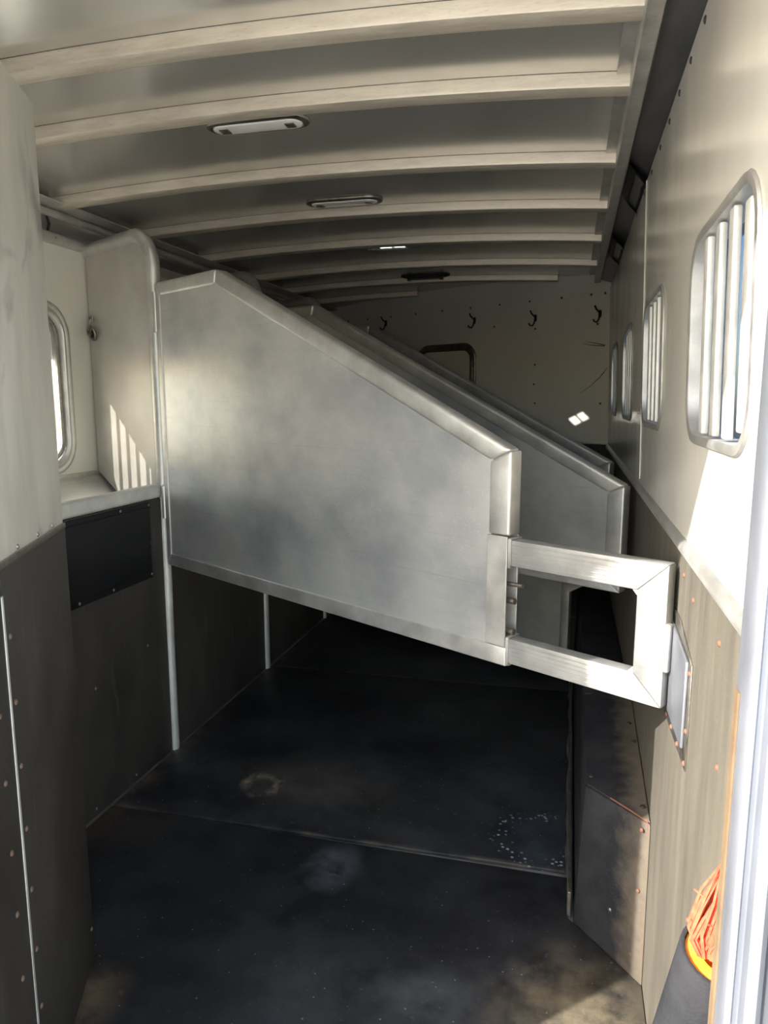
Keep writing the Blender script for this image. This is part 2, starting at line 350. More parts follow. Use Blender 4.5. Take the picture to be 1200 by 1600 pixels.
# ------------------------------------------------------------------ roof
BOWS = [1.712, 2.11, 2.735, 3.35, 4.0, 4.70, 5.30, 5.93]
XC0, XC1 = -2.19, 0.128
ceil_xs = [-2.30, -1.13, -1.065, -1.055, -0.99, 0.30]
SK_X = [(-1.142,-1.066), (-1.056,-0.980)]; SK_Y = (4.175, 4.275)          # the two clear panes of the roof light
def grid_sheet(xs, ys, zf, skip, thick=0.004):
    bm = bmesh.new(); V = {}
    for i, x in enumerate(xs):
        for j, y in enumerate(ys): V[i, j] = bm.verts.new((x, y, zf(x)))
    for i in range(len(xs)-1):
        for j in range(len(ys)-1):
            cx, cy = (xs[i]+xs[i+1])/2, (ys[j]+ys[j+1])/2
            if not skip(cx, cy): bm.faces.new((V[i,j], V[i+1,j], V[i+1,j+1], V[i,j+1]))
    bmesh.ops.recalc_face_normals(bm, faces=bm.faces[:])
    r = bmesh.ops.extrude_face_region(bm, geom=bm.faces[:])
    for v in [g for g in r['geom'] if isinstance(g, bmesh.types.BMVert)]: v.co.z += thick
    return bm
hole = lambda x, y: SK_Y[0] < y < SK_Y[1] and any(a < x < b for a, b in SK_X)
SKT_X = (SK_X[0][0]-0.036, SK_X[1][1]-0.004); SKT_Y = (SK_Y[0]-0.034, SK_Y[1]-0.004)
hole_top = lambda x, y: SKT_Y[0] < y < SKT_Y[1] and SKT_X[0] < x < SKT_X[1]
hx = sorted([-2.32+0.10*i for i in range(27)]+list(SKT_X))
ceiling = tag(obj('ceiling', grid_sheet(hx, [0.58, SKT_Y[0], SKT_Y[1], 6.85], lambda x: roof_z(x)+0.02, hole_top, 0.008), 'outer', smooth=False), kind='structure')
edges = [YR]+BOWS+[6.6]
for a, b in zip(edges, edges[1:]):
    xs = sorted([XC0-0.02+(XC1-XC0+0.06)*i/24 for i in range(25)]+([v for p in SK_X for v in p] if a < 4.2 < b else []))
    ys = [a+0.002, b-0.002] if not (a < 4.2 < b) else [a+0.002, SK_Y[0], SK_Y[1], b-0.002]
    bm = grid_sheet(xs, ys, lambda x: roof_z(x), hole, 0.008)
    obj('roof_panel', bm, 'alu_roof', ceiling)
def bow_mesh(y, x0, x1):
    prof = [(0.0, 0.0), (0.0, -0.031), (0.002, -0.036), (0.007, -0.038), (0.062, -0.038), (0.069, -0.035), (0.073, -0.028), (0.073, 0.0)]
    bm = bmesh.new(); L = []; n = 26
    for i in range(n+1):
        x = x0+(x1-x0)*i/n; z = roof_z(x)-0.0012
        L.append([bm.verts.new((x, y+p, z+q)) for p, q in prof])
    for A, B in zip(L, L[1:]):
        for k in range(len(prof)-1): bm.faces.new((A[k], A[k+1], B[k+1], B[k]))
        bm.faces.new((A[-1], A[0], B[0], B[-1]))
    bm.faces.new(L[0][::-1]); bm.faces.new(L[-1]); return bm
for y in BOWS:
    xe = min(XC1-0.004, XR-(y+0.08-5.17)*DX/(-DY))
    obj('roof_bow', bow_mesh(y, XC0, xe), 'alu_bow', ceiling)
# eave rails
tr = tag(obj('trim_1', box(0.114, 0.150, YR, 5.16, 2.362, 2.436, 0.003), 'alu_frame'), kind='structure')
obj('eave_flange', box(0.080, 0.116, YR, 5.22, roof_z(0.1)-0.008, roof_z(0.1)-0.002), 'alu_frame', tr)
obj('raceway_cover', prism([(0.1515,2.392),(0.30,2.340),(0.30,2.360),(0.1515,2.412)], YR, 5.2, lambda a, b, h: (a, h, b)), 'alu_dark', tr)
obj('raceway_lip', box(0.1505, 0.153, YR, 5.16, 2.368, 2.43), 'rivet', tr)
t2 = tag(obj('trim_2', prism([(XL+0.002,2.262),(XL+0.03,2.266),(XL+0.035,2.300),(XL+0.008,2.312),(XL+0.002,2.312)], YR+0.01, bulk_y(XL)-0.06, lambda a, b, h: (a, h, b), 0.003), 'alu_frame'), kind='structure')
obj('cove_sheet', prism([(XL-0.03,2.300),(XL-0.034,2.300),(XL-0.03,2.40),(XC0-0.01,2.432),(XC0-0.01,2.436),(XL-0.034,2.404)], YR+0.01, 6.5, lambda a, b, h: (a, h, b)), 'alu_roof', t2)
obj('eave_tube', tube([(XC0-0.005, YR+0.02, 2.376), (XC0-0.005, 6.45, 2.376)], 0.017, 12), 'alu_frame', t2)
obj('eave_flange', prism([(XC0-0.02,2.392),(XC0+0.075,2.402),(XC0+0.075,2.407),(XC0-0.02,2.397)], YR+0.02, 6.4, lambda a, b, h: (a, h, b)), 'alu_frame', t2)
for y in (2.79, 3.12, 3.6, 4.1): place('rivet', RV['alu'], t2, (XL+0.034, y, 2.285), (1,0,0.1))

# ------------------------------------------------------------------ right wall
WY = [1.375, 2.41, 3.445, 4.48]; WZ = 1.70; WW, WH, WR = 0.55, 0.38, 0.085
fnx = lambda a, b, h: (h, a, b)
holes = [rrect(y, WZ, WW, WH, WR) for y in WY]
upper = [(YR+0.05, 1.27), (bulk_y(XR)+0.01, 1.27), (bulk_y(XR)+0.01, 2.335), (YR+0.05, 2.335)]
wall_r = tag(obj('wall_right', box(XR+0.055, XR+0.075, YR+0.02, 6.0, -0.10, 1.28), 'outer', smooth=False), kind='structure')
SEAM = 2.725
for a, b in ((YR+0.05, SEAM-0.001), (SEAM+0.001, bulk_y(XR)+0.012)):
    hs = [rrect(y, WZ, WW, WH, WR) for y in WY if a < y < b]
    obj('wall_sheet', lean(sheet_with_holes([(a,1.262),(b,1.262),(b,2.328),(a,2.328)], hs, XR, XR+0.012, fnx)), 'white', wall_r, smooth=False)
obj('outer_skin', lean(sheet_with_holes([(YR+0.02,1.262),(6.0,1.262),(6.0,2.52),(YR+0.02,2.52)], holes, XR+0.055, XR+0.07, fnx)), 'outer', wall_r, smooth=False)
obj('seam_strip', lean(box(XR-0.003, XR-0.0005, SEAM-0.006, SEAM+0.004, 1.30, 2.325)), 'alu_pale', wall_r)
obj('rubber_lining', box(XR-0.002, XR+0.05, YR+0.06, bulk_y(XR)+0.01, -0.012, 1.258), 'rubber_dusty', wall_r)
for y in (1.60, 1.77, 1.94, 2.12, 2.32, 2.55, 2.8, 3.1): place('rivet', RV['dark'], wall_r, (XR-0.03*1.02, y, 2.302), (-1,0,0))
for y, z in ((1.21,1.19),(1.47,1.19),(1.20,0.72),(1.30,0.62),(1.16,1.0),(1.6,1.21)): place('rivet', RV['rust'], wall_r, (XR-0.002, y, z), (-1,0,0))
tag(obj('trim_3', prism([(XR+0.004,1.250),(XR-0.007,1.252),(XR-0.012,1.258),(XR-0.014,1.266),(XR-0.012,1.274),(XR-0.006,1.281),(XR+0.004,1.285)], YR+0.06, bulk_y(XR)-0.01, lambda a, b, h: (a, h, b)), 'alu_frame'), kind='structure')
bar_w, bar_d = 0.034, 0.014
def bar_mesh(zlen):
    bm = box(0, bar_d, -bar_w/2, bar_w/2, -zlen/2, zlen/2, 0.004, 2); return bm
for i, y in enumerate(WY):
    f = lean(ring(y, WZ, WW+0.034, WH+0.034, WR+0.017, [(0.0, XR-0.0005), (0.003, XR-0.005), (0.014, XR-0.006), (0.019, XR-0.003), (0.020, XR+0.058), (0.0165, XR+0.058), (0.0165, XR-0.0005)], fnx))
    w = tag(obj('window_%d' % (i+1), f, 'alu_frame'), kind='structure')
    for k in range(5):
        by = y-0.195+k*0.1115
        if by > y+WW/2-0.03: continue
        dz = 0.0 if abs(by-y) < WW/2-WR else -0.03
        bm = bar_mesh(WH-0.012+dz); bm.transform(Matrix.Translation((XR+0.001, by, WZ))); obj('bar', lean(bm), 'alu_pale', w)
    obj('pane', lean(prism(rrect(y, WZ, WW-0.002, WH-0.002, WR-0.001), XR+0.046, XR+0.050, fnx)), 'tint', w, smooth=False)

# ------------------------------------------------------------------ left outer wall with the feed window
LWY, LWZ, LWW, LWH, LWR = 2.55, 1.632, 0.54, 0.66, 0.10
wall_l = tag(obj('wall_left', sheet_with_holes([(YR,0.0),(6.75,0.0),(6.75,2.50),(YR,2.50)], [rrect(LWY, LWZ, LWW, LWH, LWR)], XL-0.05, XL-0.036, fnx), 'outer', smooth=False), kind='structure')
obj('wall_sheet', sheet_with_holes([(YR,0.0),(bulk_y(XL)+0.02,0.0),(bulk_y(XL)+0.02,2.30),(YR,2.30)], [rrect(LWY, LWZ, LWW, LWH, LWR)], XL-0.012, XL, fnx), 'white', wall_l, smooth=False)
fx = lambda a, b, h: (XL+h, a, b)
win5 = tag(obj('window_5', ring(LWY, LWZ, LWW+0.11, LWH+0.11, LWR+0.05, [(0,0.0005),(0.002,0.006),(0.010,0.010),(0.020,0.009),(0.026,0.004),(0.032,0.006),(0.040,0.014),(0.050,0.015),(0.056,0.008),(0.058,-0.03),(0.052,-0.03),(0.052,0.0005)], fx, 9), 'alu_frame'), kind='structure')
obj('inner_gasket', ring(LWY, LWZ, LWW-0.008, LWH-0.008, LWR-0.002, [(0,-0.012),(0.004,-0.004),(0.012,-0.004),(0.016,-0.012)], fx, 9), 'steel', win5)
obj('pane', prism(rrect(LWY, LWZ, LWW-0.012, LWH-0.012, LWR-0.004, 9), XL-0.016, XL-0.012, fnx), 'hazy', win5, smooth=False)
for k in range(5):
    by = LWY-0.226+k*0.113
    obj('bar', box(XL-0.050, XL-0.036, by-0.017, by+0.017, LWZ-LWH/2+0.01, LWZ+LWH/2-0.01, 0.004), 'alu_pale', win5)
obj('sun_stop_plate', box(XL-0.066, XL-0.058, LWY-LWW/2-0.03, LWY+LWW/2+0.03, 1.765, LWZ+LWH/2+0.04, 0.002), 'alu_pale', win5)  # unseen plate added outside to cut off the top of the sun pattern

# ------------------------------------------------------------------ slanted front wall
fb = lambda a, b, h: (XR+a*DX-h*DY*1.0, 5.17+a*DY+h*DX, b)      # a along the wall (negative to the left), h away from the camera
LB = -2.95
wall_f = tag(obj('wall_front', prism([(LB,-0.05),(0.06,-0.05),(0.06,2.56),(LB,2.56)], 0.03, 0.06, fb), 'outer', smooth=False), kind='structure')
obj('wall_sheet', prism([(LB,1.29),(0.0,1.29),(0.0,2.312),(LB,2.312)], 0.0, 0.03, fb, 0.001, 1), 'white', wall_f, smooth=False)
obj('header_sheet', prism([(LB,2.29),(0.0,2.29),(0.0,2.50),(LB,2.50)], 0.006, 0.029, fb), 'white', wall_f, smooth=False)
obj('rubber_lining', prism([(LB,0.0),(0.0,0.0),(0.0,1.285),(LB,1.285)], -0.004, 0.03, fb), 'rubber', wall_f, smooth=False)
obj('edge_strip', prism([(LB,1.278),(0.0,1.278),(0.0,1.294),(LB,1.294)], -0.008, 0.0, fb, 0.002), 'alu_frame', wall_f)
obj('corner_angle', prism([(-0.045,1.295),(-0.004,1.295),(-0.004,2.31),(-0.045,2.31)], -0.003, -0.0005, fb), 'white', wall_f, smooth=False)
NB = (DY, -DX, 0)
def on_bulk(x, z): 
    a = (x-XR)/DX; return fb(a, z, 0.0)
for x in (-2.02, -1.80, -1.55, -1.30, -1.05, -0.80, -0.56, -0.33, -0.10, 0.10, 0.19): place('rivet', RV['dark'], wall_f, on_bulk(x, 2.30), NB)
for x, z in ((-0.276,1.842),(-0.268,1.561),(-0.282,2.10),(0.19,1.56),(0.15,2.10),(-0.6,2.14),(-0.02,1.30),(-0.28,1.70)): place('rivet', RV['dark'], wall_f, on_bulk(x, z), NB)
for pts in ([(0.205,1.955),(0.13,1.975),(0.08,1.985)], [(0.20,1.95),(0.15,1.955),(0.10,1.962),(0.06,1.975)], [(0.225,1.80),(0.18,1.74),(0.12,1.68),(0.05,1.63)]):
    obj('scuff_mark', tube([tuple(Vector(on_bulk(x, z))+Vector(NB)*0.0008) for x, z in pts], 0.0032, 6, r_end=0.001), 'dark_rivet', wall_f)
# little access door
da0, da1, dz0, dz1 = (-1.285-XR)/DX, (-0.742-XR)/DX, 1.30, 2.035
dcx, dcz, dw, dh = (da0+da1)/2, (dz0+dz1)/2, da1-da0, dz1-dz0
fbn = lambda a, b, h: fb(a, b, -h)
door = tag(obj('door_1', ring(dcx, dcz, dw, dh, 0.13, [(0,0.0005),(0.002,0.008),(0.012,0.013),(0.024,0.010),(0.028,0.004),(0.034,0.004),(0.038,0.012),(0.058,0.012),(0.062,0.002),(0.062,0.0005)], fbn, 9), 'steel'), kind='structure')
obj('door_leaf', prism(rrect(dcx, dcz, dw-0.118, dh-0.118, 0.075, 9), 0.0006, 0.006, fbn), 'white', door, smooth=False)
obj('hinge', tube([fbn(da1-0.031, 1.70, 0.012), fbn(da1-0.031, 1.84, 0.012)], 0.008, 10), 'steel', door)

# ------------------------------------------------------------------ rear frame (behind and beside the camera)
wall_b = tag(obj('wall_rear', box(XL-0.06, -1.25, YR-0.07, YR-0.01, -0.10, 2.46), 'outer', smooth=False), kind='structure')
obj('door_header', box(-1.25, XR+0.07, YR-0.07, YR-0.01, 2.275, 2.50), 'outer', wall_b, smooth=False)
pj = [(0.169,0.735),(0.169,0.703),(0.173,0.697),(0.179,0.697),(0.182,0.703),(0.187,0.703),(0.190,0.694),(0.200,0.692),(0.203,0.708),(0.209,0.708),(0.211,0.684),(0.262,0.678),(0.33,0.678),(0.33,0.735)]
jamb = tag(obj('trim_4', prism(pj, -0.10, 2.45, lambda a, b, h: (a, b, h)), 'alu_jamb'), kind='structure')
obj('weatherstrip', box(0.1665, 0.1688, 0.718, 0.733, 0.50, 1.30), 'tan', jamb)

# ------------------------------------------------------------------ stall dividers
POLES = [2.725, 3.755, 4.785]
def poly_inset(p, w):
    n = len(p); out = []
    c = Vector((sum(q[0] for q in p)/n, sum(q[1] for q in p)/n))
    ln = []
    for i in range(n):
        a, b = Vector(p[i]), Vector(p[(i+1)%n]); d = (b-a).normalized(); nn = Vector((-d.y, d.x))
        if (c-a).dot(nn) < 0: nn = -nn
        ww = w[i] if isinstance(w, (list, tuple)) else w
        ln.append((a+nn*ww, d))
    for i in range(n):
        (p1, d1), (p2, d2) = ln[i-1], ln[i]
        t = ((p2-p1).x*d2.y-(p2-p1).y*d2.x)/(d1.x*d2.y-d1.y*d2.x); q = p1+d1*t; out.append((q.x, q.y))
    return out
fl = lambda a, b, h: (a, h, b)
def make_partition(y_pole, sR, zR, latch, label):
    root = empty('stall_partition', (-1.704, y_pole, 0.0), RZ)
    tag(root, label, 'partition', 'slanted stall partitions')
    A, B, C, D, E = (0.055,0.878), (0.055,2.058), (0.4926,2.058), (sR,zR), (sR,0.878)
    P = [A, B, C, D, E]; wd = [0.030, 0.056, 0.056, 0.066, 0.052]
    I = poly_inset(P, wd); nm = ['hinge_stile', 'top_rail', 'slope_rail', 'end_post', 'bottom_rail']
    for i in range(5):
        j = (i+1) % 5; q = [P[i], P[j], I[j], I[i]]; th = 0.0265
        if latch and i == 3: q = [D, (sR,1.232), (I[3][0],1.232), I[3]]
        if latch and i == 4: q = [(sR,0.878), A, I[0], (I[4][0],I[4][1]), (sR-0.001,I[4][1])]
        b_ = [0.003, 0.012, 0.012, 0.007, 0.004][i]
        obj(nm[i], prism(q, -th, th, fl, b_, 3), 'alu_frame', root, local=True)
    J = poly_inset(P, [w-0.008 for w in wd])
    sh = obj('panel_sheet', prism(J, -0.0215, 0.0215, fl), 'alu', root, local=True, smooth=False)
    for z0, z1 in ((1.86, 2.02), (1.08, 1.22)):
        obj('hinge', tube([(0.045, -0.022, z0), (0.045, -0.022, z1)], 0.011, 10), 'alu_frame', root, local=True)
    if latch:
        for s in (-1, 1):
            obj('latch_channel', prism([(sR-0.066,0.932),(sR-0.004,0.932),(sR-0.004,1.230),(sR-0.066,1.230)], s*0.0235, s*0.0285, fl, 0.001, 1), 'alu_frame', root, local=True)
        for z, r, x1 in ((1.098, 0.006, sR+0.030), (1.052, 0.009, sR+0.007), (0.968, 0.009, sR+0.006)):
            obj('latch_pin', tube([(sR-0.05, 0, z), (x1, 0, z+0.002)], r, 8), 'steel', root, local=True)
        s1 = 2.213; w = 0.070; wv = 0.072
        z0, z1 = 0.886, 1.222; a0 = sR-0.05
        lf = obj('latch_frame', prism([(a0,z1),(s1,z1),(s1-wv,z1-w),(a0,z1-w)], -0.021, 0.021, fl, 0.005, 2), 'alu_latch', root, local=True)
        obj('lower_arm', prism([(a0,z0),(s1,z0),(s1-wv,z0+w),(a0,z0+w)], -0.021, 0.021, fl, 0.005, 2), 'alu_latch', lf, local=True)
        obj('end_bar', prism([(s1,z0),(s1,z1),(s1-wv,z1-w),(s1-wv,z0+w)], -0.021, 0.021, fl, 0.005, 2), 'alu_latch', lf, local=True)
        for zz in (z1-w, z0+w):
            sg = -1 if zz > 1.05 else 1
            obj('corner_gusset', prism([(s1-wv+0.001,zz-sg*0.002),(s1-wv-0.014,zz-sg*0.002),(s1-wv+0.001,zz+sg*0.014)], -0.016, 0.016, fl), 'alu_latch', lf, local=True)
        for k in range(2):
            for zz in ([z1-w, z1] if k == 0 else [z0, z0+w]):
                pass
        obj('end_collar', ring(0, (z0+z0+w)/2, 0.054, w+0.010, 0.006, [(0,sR-0.002),(0.004,sR-0.002),(0.004,sR+0.006),(0,sR+0.006)], lambda a, b, h: (h, a, b), 3), 'alu_frame', lf, local=True)
        obj('end_collar', ring(0, (z1+z1-w)/2, 0.054, w+0.010, 0.006, [(0,sR-0.002),(0.004,sR-0.002),(0.004,sR+0.006),(0,sR+0.006)], lambda a, b, h: (h, a, b), 3), 'alu_frame', lf, local=True)
        for k in range(5):          # long drawn ridges along the arms
            for zz in (z1-w, z0):
                z_ = zz+0.012+k*0.0115; sl = (z1-z_ if zz > 1 else z_-z0)
                obj('ridge', box(sR+0.008, s1-sl-0.012, -0.0224, -0.0205, z_-0.0018, z_+0.0018, 0.0008, 1), 'alu_latch', lf, local=True)
        obj('latch_tab', box(s1-0.002, s1+0.012, -0.026, -0.004, 0.975, 1.088, 0.005, 3), 'alu_latch', lf, local=True)
    return root
p1 = make_partition(POLES[0], 1.797, 1.455, True, 'nearest slanted aluminium stall partition with a U-shaped latch frame at its end')
p2 = make_partition(POLES[1], 2.185, 1.276, False, 'aluminium stall partition just behind the one with the latch frame')
p3 = copy_tree(p2); p3.location.y = POLES[2]
tag(p3, 'farthest aluminium stall partition, mostly hidden, just before the white front wall', 'partition', 'slanted stall partitions')
MW[p3] = Matrix.Translation(Vector((-1.704, POLES[2], 0))) @ Matrix.Rotation(RZ, 4, 'Z')
# lower panel hanging in the far stall line, cut out round the wheel box
low = empty('lower_panel', (-1.704, POLES[2], 0.0), RZ); tag(low, 'aluminium panel hanging below the far partitions, cut out beside the wheel box', 'panel')
pp = [(0.10,0.19),(1.985,0.19),(1.985,0.570),(2.10,0.640),(2.18,0.655),(2.18,0.80),(0.10,0.80)]
obj('panel_sheet', prism(pp, -0.010, 0.010, fl), 'alu', low, local=True, smooth=False)
obj('edge_frame', prism([(1.935,0.19),(1.985,0.19),(1.985,0.570),(2.10,0.640),(2.18,0.655),(2.18,0.70),(2.08,0.69),(1.935,0.61)], -0.016, 0.016, fl, 0.004, 2), 'alu_frame', low, local=True)

def make_head_divider(y_pole, label, full=True):
    root = empty('head_divider', (-1.704, y_pole, 0.0), RZ); tag(root, label, 'divider', 'head dividers over the manger')
    R = 0.15; zt = 2.272
    path = [(-0.604, 0, zt), (-R, 0, zt)] + [(-R+R*math.sin(a), 0, zt-R+R*math.cos(a)) for a in [i*PI/2/10 for i in range(1, 11)]] + [(0, 0, 1.7), (0, 0, 1.16)]
    obj('pipe_rim', tube(path, 0.029, 16), 'alu_frame', root, local=True)
    sh = [(-0.612, 1.240), (-0.58, 1.225), (-0.03, 0.958), (-0.03, 1.168), (0.0, 1.168), (0.0, zt-R)] + [(-R+R*math.cos(a), zt-R+R*math.sin(a)) for a in [i*PI/2/8 for i in range(1, 9)]] + [(-0.612, zt)]
    obj('divider_sheet', prism(sh, -0.004, 0.004, fl), 'alu_divider', root, local=True, smooth=False)
    obj('pole', tube([(0, -0.004, 1.17), (0.003, -0.004, 0.8), (-0.002, -0.004, 0.45), (0, -0.004, 0.0)], 0.021, 12), 'alu_pale', root, local=True)
    obj('bolt', tube([(0.004, -0.018, 0.855), (0.004, -0.032, 0.855)], 0.009, 10), 'steel', root, local=True)
    if full:
        hk = obj('tie_hook', tube([(-0.575,-0.012,1.957),(-0.560,-0.022,1.962),(-0.545,-0.028,1.955),(-0.548,-0.03,1.94),(-0.562,-0.03,1.925),(-0.570,-0.032,1.905),(-0.560,-0.034,1.888),(-0.545,-0.032,1.89)], 0.006, 8), 'steel', root, local=True)
        obj('hook_plate', prism([(-0.580,1.945),(-0.560,1.945),(-0.560,1.972),(-0.580,1.972)], -0.014, -0.004, fl, 0.003), 'steel', hk, local=True)
        obj('tie_ring', torus((-0.556, 1.893), 0.030, 0.0055, lambda a, b, h: (a, -0.020+h-0.25*(b-1.893), b)), 'steel', root, local=True)
        obj('ring_eye', torus((-0.562, 1.893), 0.015, 0.006, lambda a, b, h: (a, -0.010+h, b), 14), 'iron', root, local=True)
        obj('weld', torus((0.0, 0.0), 0.028, 0.004, lambda a, b, h: (-0.600+h, a, b+zt), 14, 6), 'alu_pale', root, local=True)
    return root
h1 = make_head_divider(POLES[0], 'aluminium head divider with a curved pipe rim and tie ring above the manger')
h2 = make_head_divider(POLES[1], 'second head divider, its curved pipe top showing behind the nearest partition', False)
h3 = copy_tree(h2); h3.location.y = POLES[2]
tag(h3, 'farthest head divider, its curved pipe top showing behind the middle partition', 'divider', 'head dividers over the manger')

# ------------------------------------------------------------------ manger along the left wall
mg = empty('feed_manger', (-1.97, 2.2, 0.0)); tag(mg, 'long feed manger along the left wall, its front lined in black rubber', 'manger')
Y0, Y1 = 1.66, 6.15
obj('rubber_lining', box(XM-0.03, XM-0.012, Y0, Y1, 0.0, 1.17, 0.002), 'rubber', mg)
for a, b in ((Y0, 2.705), (2.745, 3.735), (3.775, 4.765), (4.805, Y1)):
    obj('front_rail', box(XM-0.045, XM+0.006, a, b, 1.168, 1.226, 0.014, 3), 'alu_pale', mg)
for a, b in ((Y0, 2.71), (2.74, 3.74), (3.77, 4.77)):
    obj('lining_strip', box(XM-0.013, XM-0.006, a, b, 0.002, 1.166, 0.002), 'rubber', mg)
obj('feed_chute', prism([(XL+0.002,1.225),(XL+0.03,1.215),(XM-0.05,0.93),(XM-0.05,0.90),(XL+0.002,1.19)], Y0, Y1, lambda a, b, h: (a, h, b)), 'alu', mg, smooth=False)
obj('back_ledge', box(XL+0.0005, XL+0.014, Y0, 3.0, 1.205, 1.243, 0.003), 'alu_frame', mg)
pad = obj('rubber_pad', prism([(1.72,0.840),(2.60,0.838),(2.606,1.160),(1.72,1.160)], XM-0.006, XM+0.004, fnx, 0.003), 'rubber_pad', mg)
pp_in = [(1.74,0.868),(2.582,0.866),(2.584,1.142),(1.74,1.142)]
obj('pad_cushion', prism(pp_in, XM+0.003, XM+0.016, fnx, 0.008, 3), 'rubber_pad', pad)
for y, z in ((2.13,0.853),(2.33,0.852),(2.594,0.853),(2.594,0.985),(2.594,1.148),(2.40,1.152)): place('rivet', RV['dim'], pad, (XM+0.004, y, z), (1,0,0))
for y, z in ((2.16,0.03),(2.42,0.03),(2.55,0.55),(2.2,0.5)): place('rivet', RV['dim'], mg, (XM-0.006, y, z), (1,0,0))

# ------------------------------------------------------------------ folded tack-room panel in the left foreground
PD = Vector((-0.416, 0.909, 0)); PF = Vector((-1.27, 1.556, 0)); PN = Vector((0.909, 0.416, 0))
def fp(a, b, h): v = PF + PD*a + PN*h; return (v.x, v.y, b)          # a = 0 at the far edge, negative towards the door
tp = empty('tack_panel', PF, 0.0); tag(tp, 'folding tack-room panel at left, bare aluminium above black rubber', 'panel')
obj('upper_sheet', prism([(-0.845,1.255),(0.0,1.255),(0.0,2.281),(-0.845,2.281)], -0.030, -0.002, fp, 0.004), 'alu_panel', tp)
obj('core', prism([(-0.845,0.002),(-0.004,0.002),(-0.004,1.262),(-0.845,1.262)], -0.030, -0.006, fp), 'alu_frame', tp, smooth=False)
obj('rubber_sheet', prism([(-0.479,0.004),(0.002,0.004),(0.002,1.258),(-0.479,1.258)], -0.006, 0.0015, fp, 0.002), 'rubber', tp)
obj('rubber_sheet', prism([(-0.845,0.004),(-0.487,0.004),(-0.487,1.256),(-0.845,1.256)], -0.006, 0.0015, fp, 0.002), 'rubber', tp)
obj('joint_strip', prism([(-0.488,0.004),(-0.478,0.004),(-0.478,1.20),(-0.488,1.20)], -0.006, 0.003, fp, 0.001), 'alu_pale', tp)
obj('cap_strip', prism([(-0.845,1.252),(0.0,1.252),(0.0,1.266),(-0.845,1.266)], -0.004, 0.004, fp, 0.002), 'steel', tp)
for z in (0.10, 0.264, 0.404, 0.547, 0.688, 0.83, 0.97, 1.11): place('rivet', RV['dim'], tp, fp(-0.457, z, 0.0015), PN)
for z in (0.13, 0.27, 0.413, 0.558, 0.693, 0.842, 0.98, 1.12): place('rivet', RV['dim'], tp, fp(-0.548, z, 0.0015), PN)
for a in (-0.10, -0.22, -0.36): place('rivet', RV['alu'], tp, fp(a, 1.275, -0.002), PN)
place('rivet', RV['dim'], tp, fp(-0.02, 0.10, 0.0015), PN)

# ------------------------------------------------------------------ wheel box on the right
wb = empty('wheel_box', (0.16, 3.0, 0.0)); tag(wb, 'black rubber-covered wheel box along the foot of the right wall', 'wheel box')
top = [(0.247,1.862),(0.082,2.032),(0.082,4.30),(0.247,4.50)]
bot = [(0.247,1.842),(0.066,2.044),(0.066,4.30),(0.247,4.52)]
bm = bmesh.new(); b_ = [bm.verts.new((x, y, -0.012)) for x, y in bot]; 
t_ = [bm.verts.new((x, y, z)) for (x, y), z in zip(top, (0.462, 0.458, 0.47, 0.47))]
bm.faces.new(b_[::-1]); bm.faces.new(t_)
for i in range(4): bm.faces.new((b_[i], b_[(i+1)%4], t_[(i+1)%4], t_[i]))
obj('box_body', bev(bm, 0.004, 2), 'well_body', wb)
def sloped(pts3, th, nrm):
    bm = bmesh.new(); lo = [bm.verts.new(p) for p in pts3]; hi = [bm.verts.new(Vector(p)+Vector(nrm)*th) for p in pts3]; n = len(pts3)
    bm.faces.new(lo[::-1]); bm.faces.new(hi)
    for i in range(n): bm.faces.new((lo[i], lo[(i+1)%n], hi[(i+1)%n], hi[i]))
    return bm
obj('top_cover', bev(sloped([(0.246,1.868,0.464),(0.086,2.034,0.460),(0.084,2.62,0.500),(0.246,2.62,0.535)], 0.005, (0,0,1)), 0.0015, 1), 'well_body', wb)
obj('arch_cover', bev(sloped([(0.246,2.60,0.46),(0.084,2.60,0.46),(0.084,4.2,0.46),(0.246,4.2,0.46)], 0.055, (0,0,1)), 0.01, 2), 'rubber_well', wb)
obj('floor_angle', bev(sloped([(0.046,2.075,-0.012),(0.058,2.075,-0.012),(0.058,3.80,-0.012),(0.046,3.80,-0.012)], 0.085, (0,0,1)), 0.002, 1), 'steel', wb)
obj('sealant_bead', tube([(0.244,1.850,0.02),(0.243,1.856,0.15),(0.245,1.862,0.30),(0.243,1.868,0.44),(0.240,1.872,0.466),(0.20,1.915,0.467),(0.15,1.968,0.466)], 0.0025, 6), 'rust', wb)
for p in ((0.232,1.93,0.474),(0.232,2.25,0.510),(0.225,2.36,0.52),(0.10,2.07,0.470)): place('rivet', RV['dark'], wb, p, (0,0,1))
fn_ = Vector((-0.211,-0.19,0)).normalized()
for a, z in ((0.04,0.06),(0.03,0.26),(0.03,0.44)):
    place('rivet', RV['rust'], wb, (0.247-a*0.70, 1.850+a*0.75-0.001, z), fn_)
place('rivet', RV['alu'], wb, (0.162, 1.938, 0.14), fn_)

# ------------------------------------------------------------------ strike plate on the right wall
sp = empty('strike_plate', (XR, 1.59, 0.84)); tag(sp, 'aluminium strike plate riveted to the right wall beside the latch frame', 'plate')
obj('backing_plate', prism([(1.425,0.850),(1.765,0.835),(1.765,1.115),(1.60,1.112),(1.425,1.07)], XR-0.005, XR-0.0021, fnx, 0.001, 1), 'steel', sp)
obj('wear_plate', prism([(1.452,0.885),(1.760,0.872),(1.760,1.092),(1.452,1.068)], XR-0.012, XR-0.0052, fnx, 0.003, 2), 'alu_jamb', sp)
for y, z in ((1.437,0.862),(1.437,0.93),(1.53,0.858),(1.62,0.855),(1.70,0.85),(1.437,1.05),(1.70,1.104),(1.757,0.85)): place('rivet', RV['rust'], sp, (XR-0.005, y, z), (-1,0,0))

